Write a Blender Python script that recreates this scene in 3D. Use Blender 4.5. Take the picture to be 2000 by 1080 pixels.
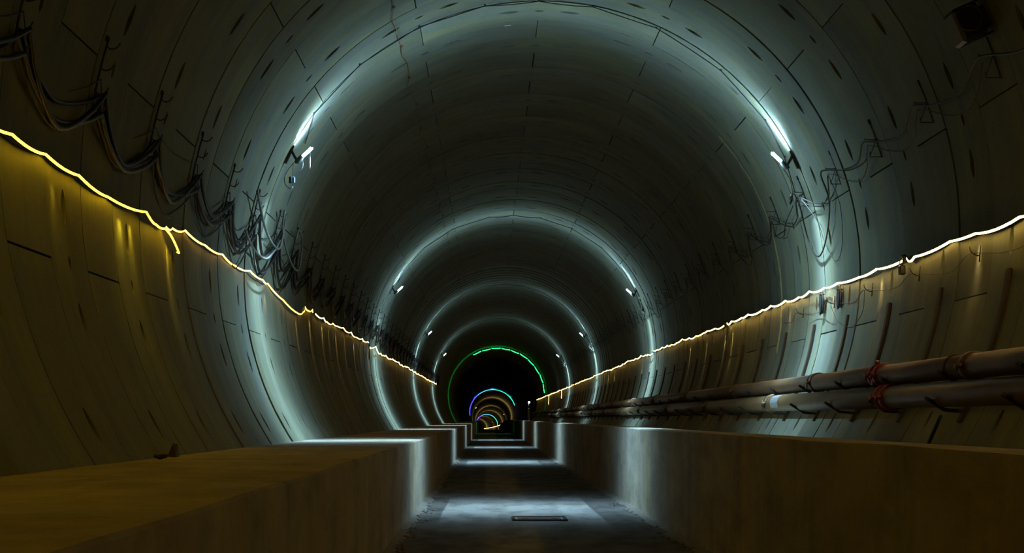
import bpy, bmesh, math, random
from mathutils import Vector, Matrix
rnd = random.Random(7)
S = bpy.context.scene
for o in list(bpy.data.objects): bpy.data.objects.remove(o)
C = S.collection

# ------------------------------------------------------------ camera, world, exposure
cam_data = bpy.data.cameras.new('camera')
cam_data.sensor_width = 36.0
cam_data.lens = 2750 / 2000 * 36.0
cam_data.shift_x = 46 / 2000
cam_data.shift_y = 277 / 2000
cam_data.clip_start = 0.05
cam_data.clip_end = 3000
cam = bpy.data.objects.new('camera', cam_data); C.objects.link(cam)
cam.location = (0, 0, 1.39); cam.rotation_euler = (math.pi / 2, 0, 0)
S.camera = cam
w = bpy.data.worlds.new('world'); S.world = w; w.use_nodes = True
w.node_tree.nodes['Background'].inputs[0].default_value = (0.5, 0.5, 0.4, 1)
w.node_tree.nodes['Background'].inputs[1].default_value = 0.0
S.view_settings.view_transform = 'Standard'; S.view_settings.look = 'None'
S.view_settings.gamma = 1; S.view_settings.use_curve_mapping = False
S.view_settings.exposure = 0.0
cy = S.cycles
cy.use_denoising = True; cy.denoiser = 'OPENIMAGEDENOISE'
cy.max_bounces = 4; cy.diffuse_bounces = 1; cy.glossy_bounces = 2; cy.transmission_bounces = 2
cy.caustics_reflective = False; cy.caustics_refractive = False
cy.sample_clamp_indirect = 1.5; cy.sample_clamp_direct = 0
cy.use_light_tree = True; cy.use_adaptive_sampling = False
LAMP = (0.62, 0.94, 1.14); LAMP_E = 20.0; LAMP_P = 3300.0
FAR_E = 2600.0

# ------------------------------------------------------------ tunnel geometry
R = 4.4; CX = 0.805; CZ = 3.448; PITCH = 1.04; Y0 = 11.38      # ring "A" starts at Y0
def path(y):
    if y < 150: dz = 0
    elif y < 230: dz = .0137 * (y - 150) ** 2 / 160
    else: dz = .0137 * (y - 190)
    dx = 0 if y < 300 else -1.085e-7 * (y - 300) ** 3
    return dx, -dz
def ctr(y):
    dx, dz = path(y); return Vector((CX + dx, y, CZ + dz))
def W(y, th, r=R):
    a = math.radians(th); c = ctr(y)
    return Vector((c.x + r * math.sin(a), y, c.z + r * math.cos(a)))
def wall_at_z(y, z, side, r):
    """angle of the lining at height z above the channel floor"""
    return side * math.degrees(math.acos(max(-1, min(1, (z - CZ) / r))))

# ------------------------------------------------------------ materials
def newmat(name):
    m = bpy.data.materials.new(name); m.use_nodes = True
    nt = m.node_tree; b = nt.nodes['Principled BSDF']
    return m, nt, b
def N(nt, t, **kw):
    n = nt.nodes.new(t)
    for k, v in kw.items(): setattr(n, k, v)
    return n
def plain(name, col, rough=.5, metal=0, noise=.25, scale=12):
    m, nt, b = newmat(name)
    tc = N(nt, 'ShaderNodeTexCoord'); no = N(nt, 'ShaderNodeTexNoise'); no.inputs['Scale'].default_value = scale
    no.inputs['Detail'].default_value = 5
    nt.links.new(tc.outputs['Object'], no.inputs['Vector'])
    mx = N(nt, 'ShaderNodeMixRGB'); mx.inputs[1].default_value = (*[c * (1 - noise) for c in col], 1)
    mx.inputs[2].default_value = (*[min(1, c * (1 + noise)) for c in col], 1)
    nt.links.new(no.outputs['Fac'], mx.inputs[0]); nt.links.new(mx.outputs[0], b.inputs['Base Color'])
    b.inputs['Roughness'].default_value = rough; b.inputs['Metallic'].default_value = metal
    return m
def emit(name, col, e):
    m, nt, b = newmat(name)
    b.inputs['Base Color'].default_value = (.8, .8, .8, 1)
    b.inputs['Emission Color'].default_value = (*col, 1); b.inputs['Emission Strength'].default_value = e
    return m
def ramp(nt, src, stops):
    r = N(nt, 'ShaderNodeValToRGB'); cr = r.color_ramp
    while len(cr.elements) < len(stops): cr.elements.new(.5)
    for e, (p, c) in zip(cr.elements, stops): e.position = p; e.color = (*c, 1)
    nt.links.new(src, r.inputs[0]); return r.outputs[0]
def concrete(name, base, streak, per_object=False, rough=.8, bump=.25, dirt=0.0, fine=(9, 9, 9)):
    """cast concrete: broad cloudy tone, long streaks along one axis, fine pits"""
    m, nt, b = newmat(name); L = nt.links.new
    tc = N(nt, 'ShaderNodeTexCoord'); P = tc.outputs['Object']
    if per_object:
        oi = N(nt, 'ShaderNodeObjectInfo'); ad = N(nt, 'ShaderNodeVectorMath', operation='ADD')
        sc = N(nt, 'ShaderNodeVectorMath', operation='SCALE'); sc.inputs['Scale'].default_value = 90
        cb = N(nt, 'ShaderNodeCombineXYZ')
        for i in range(3): L(oi.outputs['Random'], cb.inputs[i])
        L(cb.outputs[0], sc.inputs[0]); L(tc.outputs['Object'], ad.inputs[0]); L(sc.outputs[0], ad.inputs[1]); P = ad.outputs[0]
    def noise(scale, vec, detail=5, rg=.55):
        mp = N(nt, 'ShaderNodeMapping'); mp.inputs['Scale'].default_value = vec
        L(P, mp.inputs[0]); n = N(nt, 'ShaderNodeTexNoise'); n.inputs['Scale'].default_value = scale
        n.inputs['Detail'].default_value = detail; n.inputs['Roughness'].default_value = rg
        L(mp.outputs[0], n.inputs['Vector']); return n.outputs['Fac']
    a = noise(.9, (1, 1, 1)); s = noise(1, streak, 6, .6); f = noise(1, fine, 4, .7)
    g = lambda k: tuple(c * k for c in base)
    ca = ramp(nt, a, [(.3, g(.82)), (.5, g(1)), (.72, g(1.16))])
    cs = ramp(nt, s, [(.30, (.68, .77, 1.0)), (.44, (.90, .95, 1.08)), (.55, (1, 1, .96)), (.74, (1.28, 1.26, .88))])
    cf = ramp(nt, f, [(.28, (.82,) * 3), (.42, (1, 1, 1)), (1, (1.05,) * 3)])
    m1 = N(nt, 'ShaderNodeMixRGB', blend_type='MULTIPLY'); m1.inputs[0].default_value = 1; L(ca, m1.inputs[1]); L(cs, m1.inputs[2])
    m2 = N(nt, 'ShaderNodeMixRGB', blend_type='MULTIPLY'); m2.inputs[0].default_value = 1; L(m1.outputs[0], m2.inputs[1]); L(cf, m2.inputs[2])
    out = m2.outputs[0]
    if dirt:
        d = noise(2.3, (1, .35, 1), 7, .65)
        cd = ramp(nt, d, [(.45, (1, 1, 1)), (.62, (1 - dirt,) * 3)])
        m3 = N(nt, 'ShaderNodeMixRGB', blend_type='MULTIPLY'); m3.inputs[0].default_value = 1; L(out, m3.inputs[1]); L(cd, m3.inputs[2]); out = m3.outputs[0]
    if per_object:
        v = N(nt, 'ShaderNodeMapRange'); v.inputs['To Min'].default_value = .86; v.inputs['To Max'].default_value = 1.12
        L(oi.outputs['Random'], v.inputs['Value']); hv = N(nt, 'ShaderNodeHueSaturation')
        L(v.outputs[0], hv.inputs['Value']); L(out, hv.inputs['Color']); out = hv.outputs[0]
    L(out, b.inputs['Base Color'])
    b.inputs['Roughness'].default_value = rough; b.inputs['Specular IOR Level'].default_value = .18
    bp = N(nt, 'ShaderNodeBump'); bp.inputs['Strength'].default_value = bump; bp.inputs['Distance'].default_value = .01
    L(f, bp.inputs['Height']); L(bp.outputs[0], b.inputs['Normal'])
    return m
CONC = (.143, .165, .121)
M = {
 'lining': concrete('lining_concrete', CONC, (.4, 3.6, .4), True),
 'far': concrete('far_lining_concrete', CONC, (.25, 7, .25)),
 'bench': concrete('bench_concrete', (.27, .258, .205), (1.2, 2.2, .5), bump=.4, dirt=.25),
 'floor': concrete('floor_concrete', (.165, .17, .165), (1.1, 14, 1), bump=.5, dirt=.45, fine=(14, 30, 14)),
 'recess_shade': concrete('recess_shade_concrete', (.09, .09, .08), (1, 3, 1), dirt=.5),
 'black': plain('black_rubber', (.012, .012, .013), .35),
 'cable': plain('cable_sheath', (.008, .008, .009), .5),
 'greycable': plain('grey_cable_sheath', (.03, .033, .03), .6),
 'rustwire': plain('rusty_wire', (.16, .07, .03), .8),
 'steel': plain('dark_galvanised_steel', (.035, .036, .036), .55, .3),
 'rail': plain('brown_weathered_steel', (.05, .038, .028), .7, .2, .4),
 'pipe': plain('rust_brown_pipe_coating', (.085, .048, .018), .55, .1, .5, 3),
 'pipe2': plain('olive_brown_pipe_coating', (.10, .062, .022), .5, .1, .5, 3),
 'red': plain('red_painted_steel', (.17, .018, .012), .5, .1),
 'housing': plain('lamp_housing_plastic', (.04, .055, .06), .45),
 'wood': plain('weathered_wood', (.09, .07, .05), .8, 0, .4),
 'white': plain('white_plastic', (.75, .77, .74), .5, 0, .08),
 'label': plain('white_sticker', (.17, .18, .19), .5, 0, .15),
 'hose': plain('pale_grey_hose', (.13, .15, .14), .4),
 'blue': plain('blue_plastic', (.02, .05, .10), .4),
 'sealant': plain('yellow_sealant', (.30, .30, .13), .6, 0, .35),
 'stone': plain('crushed_stone', (.2, .2, .18), .9, 0, .4),
 'cover': plain('cover_steel', (.15, .155, .15), .7, .0, .35),
 'cord': plain('pale_cord', (.10, .11, .11), .7),
 'tube': emit('fluorescent_tube', LAMP, LAMP_E),
 'tubefar': emit('far_work_tube', (1.0, .55, .16), .6),
 'smalltube': emit('small_headlight', (.9, .95, 1), 60),
}
for k, col, e in (('yellow', (1, .52, .008), 38), ('amber', (1, .45, .045), 13), ('warm', (1, .53, .12), 14), ('green', (.02, 1, .20), 3),
                  ('blueled', (.03, .025, 1), 8), ('cyanled', (.06, .50, .75), 2.4), ('tealled', (.02, .80, .40), 2.2), ('farwarm', (1, .62, .22), 12), ('bright', (1, .58, .14), 40)):
    M['led_' + k] = emit('led_rope_' + k, col, e)

# ------------------------------------------------------------ helpers
def mesh_of(bm, name, mat, smooth=True):
    me = bpy.data.meshes.new(name); bm.normal_update()
    for f in bm.faces: f.smooth = smooth
    bm.to_mesh(me); bm.free(); me.materials.append(mat if not isinstance(mat, str) else M[mat]); return me
def link(name, me, parent=None, loc=None, rot=None):
    o = bpy.data.objects.new(name, me); C.objects.link(o)
    if parent: o.parent = parent
    if loc is not None: o.location = loc
    if rot is not None: o.rotation_euler = rot
    return o
def tag(o, label=None, cat=None, group=None, kind=None):
    if label: o['label'] = label
    if cat: o['category'] = cat
    if group: o['group'] = group
    if kind: o['kind'] = kind
    return o
def root(name, loc, rot=None): return link(name, None, None, loc, rot)
def tube(bm, pts, r, n=8, cap=True):
    pts = [Vector(p) for p in pts]; k = len(pts); prev = None; rings = []
    t0 = (pts[1] - pts[0]).normalized()
    up = Vector((0, 0, 1)) if abs(t0.z) < .9 else Vector((1, 0, 0))
    u = t0.cross(up).normalized()
    for i, p in enumerate(pts):
        t = (pts[min(i + 1, k - 1)] - pts[max(i - 1, 0)])
        t = t.normalized() if t.length > 1e-9 else t0
        u = (u - t * u.dot(t)).normalized(); v = t.cross(u)
        rr = r[i] if isinstance(r, (list, tuple)) else r
        rings.append([bm.verts.new(p + (u * math.cos(a) + v * math.sin(a)) * rr) for a in [2 * math.pi * j / n for j in range(n)]])
    for a, b in zip(rings, rings[1:]):
        for j in range(n): bm.faces.new((a[j], b[j], b[(j + 1) % n], a[(j + 1) % n]))
    if cap and n > 2:
        bm.faces.new(rings[0]); bm.faces.new(rings[-1][::-1])
    return bm
def box(bm, c, sx, sy, sz, rot=None, bevel=0):
    m = Matrix.Translation(Vector(c)) @ (rot.to_4x4() if rot else Matrix.Identity(4)) @ Matrix.Diagonal((sx, sy, sz, 1))
    g = bmesh.ops.create_cube(bm, size=1, matrix=m)
    if bevel:
        ed = list({e for v in g['verts'] for e in v.link_edges})
        bmesh.ops.bevel(bm, geom=ed, offset=bevel, segments=1, affect='EDGES')
    return bm
def between(bm, a, b, w, h, side=None):
    """a bar of width w, height h from a to b"""
    a = Vector(a); b = Vector(b); t = (b - a); L = t.length; t.normalize()
    side = Vector(side) if side else Vector((0, 1, 0)); v = t.cross(side).normalized(); u = v.cross(t).normalized()
    rot = Matrix((t, u, v)).transposed()
    return box(bm, (a + b) / 2, L, w, h, rot)
def smooth_pts(pts, step=4):
    """Catmull-Rom through points"""
    pts = [Vector(p) for p in pts]; out = []
    P = [pts[0] * 2 - pts[1]] + pts + [pts[-1] * 2 - pts[-2]]
    for i in range(1, len(P) - 2):
        for s in range(step):
            t = s / step; a, b, c, d = P[i - 1:i + 3]
            out.append(.5 * ((2 * b) + (c - a) * t + (2 * a - 5 * b + 4 * c - d) * t * t + (3 * b - a - 3 * c + d) * t ** 3))
    out.append(pts[-1]); return out
ORD = ['nearest', 'second', 'third', 'fourth', 'fifth', 'sixth', 'seventh', 'eighth', 'ninth', 'tenth', 'eleventh', 'twelfth']

# ------------------------------------------------------------ lining segments (one shared mesh)
def segment_mesh(half=25.0):
    bm = bmesh.new(); h = PITCH / 2 - .007; hr = math.degrees(.008 / R)
    def P(u, th, d=0.0):
        a = math.radians(th); return Vector(((R + d) * math.sin(a), u, (R + d) * math.cos(a)))
    cells = [(-6.3, 2.1, .058), (0, 1.0, .036), (6.3, 2.1, .058)]
    th = [-(half - hr), -22, -19, -16.5, -14, -11.5, -8.6, -4.0, -1.4, 1.4, 4.0, 8.6, 11.5, 14, 16.5, 19, 22, half - hr]
    us = [-h, -.075, .075, h]
    V = {}
    def v(u, t):
        k = (round(u, 4), round(t, 4))
        if k not in V: V[k] = bm.verts.new(P(u, t))
        return V[k]
    cellidx = {(-8.6, -4.0): 0, (-1.4, 1.4): 1, (4.0, 8.6): 2}
    sharp = []
    for a, b in zip(th, th[1:]):
        for u0, u1 in zip(us, us[1:]):
            if u0 == -.075 and (a, b) in cellidx:
                c, hl, hw = cells[cellidx[(a, b)]]
                # lens outline
                outl = []
                for j in range(12):
                    an = 2 * math.pi * j / 12
                    tt = c + hl * math.cos(an); uu = hw * math.sin(an) * (abs(math.sin(an)) ** .35)
                    outl.append((uu, tt))
                top = [bm.verts.new(P(uu, tt)) for uu, tt in outl]
                bot = [bm.verts.new(P(uu * .75, c + (tt - c) * .8, .085)) for uu, tt in outl]
                corner = [v(u1, b), v(u1, a), v(u0, a), v(u0, b)]     # +u+t, +u-t, -u-t, -u+t
                for q in range(4):
                    i0 = q * 3
                    idx = [(i0 + s) % 12 for s in range(4)]
                    for s in range(3):
                        pass
                # fans: corner q joins the lens points of its quadrant, quads join the quadrants
                qs = [[0, 1, 2, 3], [3, 4, 5, 6], [6, 7, 8, 9], [9, 10, 11, 0]]
                for q in range(4):
                    ids = qs[q]
                    for s in range(3): bm.faces.new((corner[q], top[ids[s + 1]], top[ids[s]]))
                for q, i in ((0, 3), (1, 6), (2, 9), (3, 0)):
                    bm.faces.new((corner[q], corner[(q + 1) % 4], top[i]))
                for j in range(12):
                    k = (j + 1) % 12
                    f = bm.faces.new((top[j], top[k], bot[k], bot[j]))
                    sharp.append((top[j], top[k])); sharp.append((bot[j], bot[k]))
                bm.faces.new(bot)
            else:
                bm.faces.new((v(u0, a), v(u1, a), v(u1, b), v(u0, b)))
    # rim: small side walls, outer skin
    dep = .22
    rim = []
    for u, seq in ((-h, th), (h, th)):
        outer = [bm.verts.new(P(u, t, dep)) for t in th]
        for i in range(len(th) - 1):
            a, b = v(u, th[i]), v(u, th[i + 1])
            bm.faces.new((a, b, outer[i + 1], outer[i])); sharp.append((a, b))
        rim.append(outer)
    for t, i in ((th[0], 0), (th[-1], -1)):
        seq = [v(u, t) for u in us]
        o0, o1 = rim[0][i], rim[1][i]
        bm.faces.new(seq + [o1, o0])
        for a, b in zip(seq, seq[1:]): sharp.append((a, b))
    for i in range(len(th) - 1):
        bm.faces.new((rim[0][i], rim[0][i + 1], rim[1][i + 1], rim[1][i]))
    bmesh.ops.recalc_face_normals(bm, faces=bm.faces)
    for a, b in sharp:
        e = bm.edges.get((a, b))
        if e: e.smooth = False
    for e in bm.edges:
        if len(e.link_faces) == 2 and e.calc_face_angle(0) > .6: e.smooth = False
    return mesh_of(bm, 'lining_segment', 'lining')
lining = root('wall_round', (CX, 0, CZ))
tag(lining, 'round tunnel lining of curved precast concrete segments with oval bolt pockets', kind='structure')
seg = segment_mesh()
ring0 = -2; ring1 = 46
ring_off = {}
for k in range(ring0, ring1):
    yc = Y0 + PITCH * (k + .5)
    even = (k % 2 == 0)
    jx, jz = rnd.uniform(-.010, .010), rnd.uniform(-.007, .007)
    ring_off[k] = (jx, jz)
    for a in ([-100, -50, 0, 50, 100] if even else [-125, -75, -25, 25, 75, 125]):
        o = link('lining_segment', seg, lining, (jx + rnd.uniform(-.003, .003), yc, jz + rnd.uniform(-.003, .003)), (0, math.radians(a), 0))
# lining beyond the separately built rings, and behind the camera: real grooves, one mesh each
def far_lining(y0, y1, name, groove=True, step_th=5):
    bm = bmesh.new(); ths = [-150 + step_th * i for i in range(int(300 / step_th) + 1)]
    rows = []; y = y0
    while y < y1 - .01:
        y2 = y + (PITCH if groove else 4 * PITCH)
        if groove: q = rnd.uniform(-.008, .008); rows += [(y + .006, R + q), (y2 - .006, R + q), (y2 - .004, R + .05), (y2 + .004, R + .05)]
        else: rows += [(y, R)]
        y = y2
    prev = None
    for yy, r in rows:
        cur = [bm.verts.new(W(yy, t, r) - Vector((CX, 0, CZ))) for t in ths]
        if prev:
            for i in range(len(ths) - 1):
                bm.faces.new((prev[i], prev[i + 1], cur[i + 1], cur[i]))
        prev = cur
    me = mesh_of(bm, name, 'far')
    o = link(name, me, lining); o['kind'] = 'stuff'; return o
ys = Y0 + PITCH * ring1
far_lining(-14.62, Y0 + PITCH * ring0, 'lining_behind_viewer')
y_g = ys + PITCH * 100
far_lining(ys, y_g, 'distant_lining')
far_lining(y_g - .05, 900, 'deep_lining', False)
# distant rings: flat dark strips for joints, dark ovals painting bolt pocket shade
bm = bmesh.new()
for k in range(ring1, ring1 + 60):
    y = Y0 + PITCH * k
    for a in ([-125, -75, -25, 25, 75, 125] if k % 2 == 0 else [-100, -50, 0, 50, 100]):
        for s in (-1,):
            q = [W(y + .02, a - .12, R - .003), W(y + PITCH - .02, a - .12, R - .003), W(y + PITCH - .02, a + .12, R - .003), W(y + .02, a + .12, R - .003)]
            bm.faces.new([bm.verts.new(p - Vector((CX, 0, CZ))) for p in q])
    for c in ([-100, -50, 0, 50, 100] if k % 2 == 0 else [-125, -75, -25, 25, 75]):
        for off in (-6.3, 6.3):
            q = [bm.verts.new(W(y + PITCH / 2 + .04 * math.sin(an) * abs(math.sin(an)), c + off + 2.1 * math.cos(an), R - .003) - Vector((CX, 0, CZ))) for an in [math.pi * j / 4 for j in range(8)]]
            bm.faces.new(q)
o = link('joint_pocket_shade', mesh_of(bm, 'joint_pocket_shade', 'recess_shade', False), lining); o['kind'] = 'stuff'

# sealant bead along one circumferential joint beyond the first lamps
bm = bmesh.new()
ysl = Y0 + PITCH * 13
pts = [W(ysl + .012 * math.sin(t * .9), t, R - .004) for t in [48 + 1.5 * i for i in range(37)]]
tube(bm, pts, [.012 + .010 * abs(math.sin(i * 1.3)) + (.008 if i > 18 else 0) for i in range(37)], 6)
tag(link('sealant_bead', mesh_of(bm, 'sealant_bead', 'sealant')), 'yellowish sealant bead smeared down a ring joint beyond the nearest right lamp', 'sealant')

# ------------------------------------------------------------ channel floor, walkways
YS = [-14] + [-14 + 1.0 * i for i in range(1, 75)] + [60 + 5 * i for i in range(1, 169)]
def extrude(profile_fn, name, mat, smooth=False):
    bm = bmesh.new(); prev = None
    for y in YS:
        dx, dz = path(y)
        cur = [bm.verts.new((x + dx, y, z + dz)) for x, z in profile_fn(y)]
        if prev:
            n = len(cur)
            for i in range(n - 1):
                bm.faces.new((prev[i], cur[i], cur[i + 1], prev[i + 1]))
        prev = cur
    bmesh.ops.recalc_face_normals(bm, faces=bm.faces)
    return mesh_of(bm, name, mat, smooth)
def wob(y, s, a): return a * (math.sin(y * 1.7 + s) + .6 * math.sin(y * .83 + 2 * s) + .4 * math.sin(y * 3.9 + s * 3)) / 2
f = link('floor', extrude(lambda y: [(-1.10, 0), (-.55, .0), (.58, .0), (1.7, .0), (2.28, 0)], 'floor', 'floor'))
tag(f, 'grey brushed concrete channel floor between the two raised walkways', kind='structure')
def walk_l(y):
    e = wob(y, .3, .012); h = wob(y, 1.9, .008)
    return [(-1.08, -.02), (-1.08 + e * .3, .5), (-1.08 + e, 1.035 + h), (-1.10 + e, 1.05 + h), (-1.9, 1.048), (-2.95, 1.045), (-3.05, 1.04)]
f = link('trim_1', extrude(walk_l, 'walkway', 'bench'))
tag(f, 'broad raised concrete walkway along the left wall with slightly wavy cast edge', kind='structure')
def walk_r(y):
    e = wob(y, 2.3, .012); h = wob(y, .9, .008)
    return [(2.25, -.02), (2.25 - e * .3, .6), (2.25 - e, 1.222 + h), (2.27 - e, 1.235 + h), (2.5, 1.24), (2.68, 1.235), (2.70, 1.20), (2.72, .93), (3.6, .92), (4.62, .95)]
f = link('trim_2', extrude(walk_r, 'parapet', 'bench'))
tag(f, 'raised concrete parapet and gutter along the right wall below the pipes', kind='structure')

# rubble along the feet of the walkways
bm = bmesh.new()
for i in range(900):
    y = 13 + 45 * rnd.random() ** 1.6
    side = rnd.random() < .5
    off = abs(rnd.gauss(0, .09)) + .01
    if rnd.random() < .2: off = rnd.uniform(0, 1.2)
    x = -1.07 + off if side else 2.24 - off
    s = rnd.uniform(.006, .028) if off < .35 else rnd.uniform(.004, .010)
    g = bmesh.ops.create_icosphere(bm, subdivisions=0, radius=s, matrix=Matrix.Translation((x, y, s * .25)) @ Matrix.Diagonal((rnd.uniform(.8, 1.6), rnd.uniform(.8, 1.8), .6, 1)))
tag(link('rubble', mesh_of(bm, 'rubble', 'stone', False)), 'loose crumbs of stone and dirt strewn along the feet of the walkways', 'rubble', kind='stuff')
# dirt skirt: low uneven mounds of grit against the walkway feet
for name, xs, sgn, lab in (('grit_bank', -1.08, 1, 'low ragged bank of grit along the foot of the left walkway'), ('grit_bank', 2.25, -1, 'low ragged bank of grit along the foot of the right parapet')):
    bm = bmesh.new(); prev = None; y = 12.
    while y < 60:
        wd = .06 + .07 * abs(math.sin(y * 1.3 + xs)) + .05 * rnd.random(); hh = .02 + .03 * rnd.random()
        cur = [bm.verts.new((xs - sgn * .01, y, hh)), bm.verts.new((xs + sgn * wd * .4, y, hh * .6)), bm.verts.new((xs + sgn * wd, y, -.004))]
        if prev:
            for i in range(2): bm.faces.new((prev[i], prev[i + 1], cur[i + 1], cur[i]))
        prev = cur; y += .18
    bmesh.ops.recalc_face_normals(bm, faces=bm.faces)
    tag(link(name, mesh_of(bm, name, 'stone')), lab, 'grit', kind='stuff')

# access cover in the floor
r_ = root('floor_cover', (.70, 19.4, 0)); r_.scale = (1, .82, .75)
tag(r_, 'flat rectangular metal access cover lying in the channel floor', 'cover')
bm = bmesh.new(); box(bm, (0, 0, .010), .66, .72, .012, bevel=.003)
for i in range(7): box(bm, (0, -.3 + i * .1, .018), .6, .02, .005)
link('plate', mesh_of(bm, 'plate', 'cover', False), r_)
bm = bmesh.new()
for s in (-1, 1):
    box(bm, (s * .355, 0, .014), .04, .86, .030); box(bm, (0, s * .40, .014), .75, .05, .030)
link('frame', mesh_of(bm, 'cover_frame', 'steel', False), r_)
bm = bmesh.new()
tube(bm, [(-.04, 0, .016), (-.04, 0, .03), (.04, 0, .03), (.04, 0, .016)], .005, 6); me = mesh_of(bm, 'cover_handle', 'steel')
for s in (-1, 1): link('handle', me, r_, (s * .2, -.25, 0))

# scraps on the left walkway against the wall
bm = bmesh.new()
a = W(12.5, -122.8, 4.34)
p = [Vector((a.x, 12.45, 1.05)), Vector((a.x + .10, 12.35, 1.05)), Vector((a.x + .09, 12.55, 1.05)), Vector((a.x + .05, 12.47, 1.17))]
vs = [bm.verts.new(q) for q in p] + [bm.verts.new(p[3] + Vector((.03, .05, -.01)))]
for fidx in ((0, 1, 2), (0, 3, 1), (1, 3, 4), (1, 4, 2), (0, 2, 4), (0, 4, 3)): bm.faces.new([vs[i] for i in fidx])
bmesh.ops.recalc_face_normals(bm, faces=bm.faces)
tag(link('concrete_shard', mesh_of(bm, 'concrete_shard', 'rail', False)), 'dark pointed shard standing on the left walkway against the wall', 'shard')
bm = bmesh.new(); bmesh.ops.create_icosphere(bm, subdivisions=1, radius=.045, matrix=Matrix.Translation((-2.75, 11.8, 1.075)) @ Matrix.Diagonal((1.4, 1, .7, 1)))
for vv in bm.verts: vv.co += Vector((rnd.uniform(-.01, .01), rnd.uniform(-.01, .01), 0))
tag(link('rubble_lump', mesh_of(bm, 'rubble_lump', 'rail', False)), 'small dark lump lying on the left walkway beside the shard', 'rubble')

# ------------------------------------------------------------ work lamps
def make_lamp(s):
    """s=+1 left-wall lamp (reaches to +x), s=-1 its mirror; origin where the plate meets the wall"""
    def v(x, y, z): return Vector((s * x, y, z))
    r = root('work_lamp', (0, 0, 0))
    bm = bmesh.new(); between(bm, v(.045, 0, .075), v(-.085, 0, -.20), .055, .022)
    link('mounting_board', mesh_of(bm, 'mounting_board', 'wood', False), r)
    bm = bmesh.new(); between(bm, v(.0, -.01, .0), v(.085, -.02, -.15), .035, .04); between(bm, v(.085, -.02, -.15), v(.075, -.02, -.20), .03, .05)
    tube(bm, [v(.02, -.04, -.01), v(.02, .03, -.01)], .014, 8)
    link('arm', mesh_of(bm, 'lamp_arm', 'steel', False), r)
    d = Vector((.757, -.12, .653)).normalized(); d = Vector((s * d.x, d.y, d.z))
    up = Vector((-s * .653, 0, .757))
    a0 = v(.085, -.03, -.185)
    bm = bmesh.new(); tube(bm, [a0, a0 + d * .01, a0 + d * .09, a0 + d * .13], [.036, .044, .044, .030], 10)
    link('ballast_housing', mesh_of(bm, 'ballast_housing', 'housing'), r)
    bm = bmesh.new(); b0 = a0 + d * .10 + up * .034
    between(bm, b0, b0 + d * .235, .055, .010)
    between(bm, b0 + d * .225 + up * .0, b0 + d * .235 - up * .03, .05, .010)
    link('reflector', mesh_of(bm, 'lamp_reflector', 'housing', False), r)
    bm = bmesh.new(); t0 = a0 + d * .13
    tube(bm, [t0, t0 + d * .19], .0215, 10)
    link('tube', mesh_of(bm, 'lamp_tube', 'tube'), r)
    bm = bmesh.new()
    for q in (-1, 1): tube(bm, [t0 + d * .192 + up * .012 * q, t0 + d * .222 + up * .012 * q], .008, 6)
    link('end_pins', mesh_of(bm, 'lamp_end_pins', 'white'), r)
    return r
def beam(name, loc, inward, power, col=LAMP, fan=.62):
    """the light a shaded tube throws: strongest straight away from the wall, narrower along the tunnel (a photometric profile)"""
    ld = bpy.data.lights.new(name, 'POINT'); ld.energy = power; ld.color = col; ld.shadow_soft_size = .035; ld.use_nodes = True
    nt = ld.node_tree; L = nt.links.new; em = nt.nodes['Emission']
    tc = N(nt, 'ShaderNodeTexCoord'); dt = N(nt, 'ShaderNodeVectorMath', operation='DOT_PRODUCT'); dt.inputs[1].default_value = inward
    L(tc.outputs['Normal'], dt.inputs[0])
    a = N(nt, 'ShaderNodeMath', operation='MAXIMUM'); a.inputs[1].default_value = .005; L(dt.outputs['Value'], a.inputs[0])
    p = N(nt, 'ShaderNodeMath', operation='POWER'); p.inputs[1].default_value = 1.12; L(a.outputs[0], p.inputs[0])
    sx = N(nt, 'ShaderNodeSeparateXYZ'); L(tc.outputs['Normal'], sx.inputs[0])
    q = N(nt, 'ShaderNodeMath', operation='DIVIDE'); q.inputs[1].default_value = fan; L(sx.outputs['Y'], q.inputs[0])
    q2 = N(nt, 'ShaderNodeMath', operation='MULTIPLY'); L(q.outputs[0], q2.inputs[0]); L(q.outputs[0], q2.inputs[1])
    e = N(nt, 'ShaderNodeMath', operation='MULTIPLY'); e.inputs[1].default_value = -1; L(q2.outputs[0], e.inputs[0])
    x = N(nt, 'ShaderNodeMath', operation='EXPONENT'); L(e.outputs[0], x.inputs[0])
    x2 = N(nt, 'ShaderNodeMath', operation='MULTIPLY_ADD'); x2.inputs[1].default_value = 1; x2.inputs[2].default_value = .0; L(x.outputs[0], x2.inputs[0]); m = N(nt, 'ShaderNodeMath', operation='MULTIPLY'); L(x2.outputs[0], m.inputs[0]); L(p.outputs[0], m.inputs[1])
    L(m.outputs[0], em.inputs['Strength'])
    o = bpy.data.objects.new(name, ld); C.objects.link(o); o.location = loc; return o
def copy_tree(o, parent=None):
    c = o.copy(); C.objects.link(c)
    if parent: c.parent = parent
    for ch in o.children: copy_tree(ch, c)
    return c
protoL, protoR = make_lamp(1), make_lamp(-1)
for k in range(4):
    y = 21.8 + 22.9 * k
    for s, pr in ((-1, protoL), (1, protoR)):
        o = pr if k == 0 else copy_tree(pr)
        base = W(y, -61.6, 4.385) if s < 0 else W(y, 61.6 + 1.2, 4.385)
        o.location = base
        inn = Vector((-s, 0, (-1.05, -1.0, -1.7, -1.8)[k]))
        beam('lamp_spill', base + Vector((-s * .32, -.045, .02)), Vector((-s * .12, 0, .99)), LAMP_P * (.12, .10, .04, .03)[k], fan=.6)
        beam('lamp_glow', base + Vector((-s * .26, -.045, -.165)), inn.normalized(), LAMP_P * (1 if k < 2 else .85), fan=.29)
        tag(o, '%s white fluorescent work lamp on a stub arm on the %s wall' % (ORD[k], 'left' if s < 0 else 'right'), 'lamp', 'work lamps in pairs along the tunnel')
L1 = protoL.location.copy(); R1 = protoR.location.copy()
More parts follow.
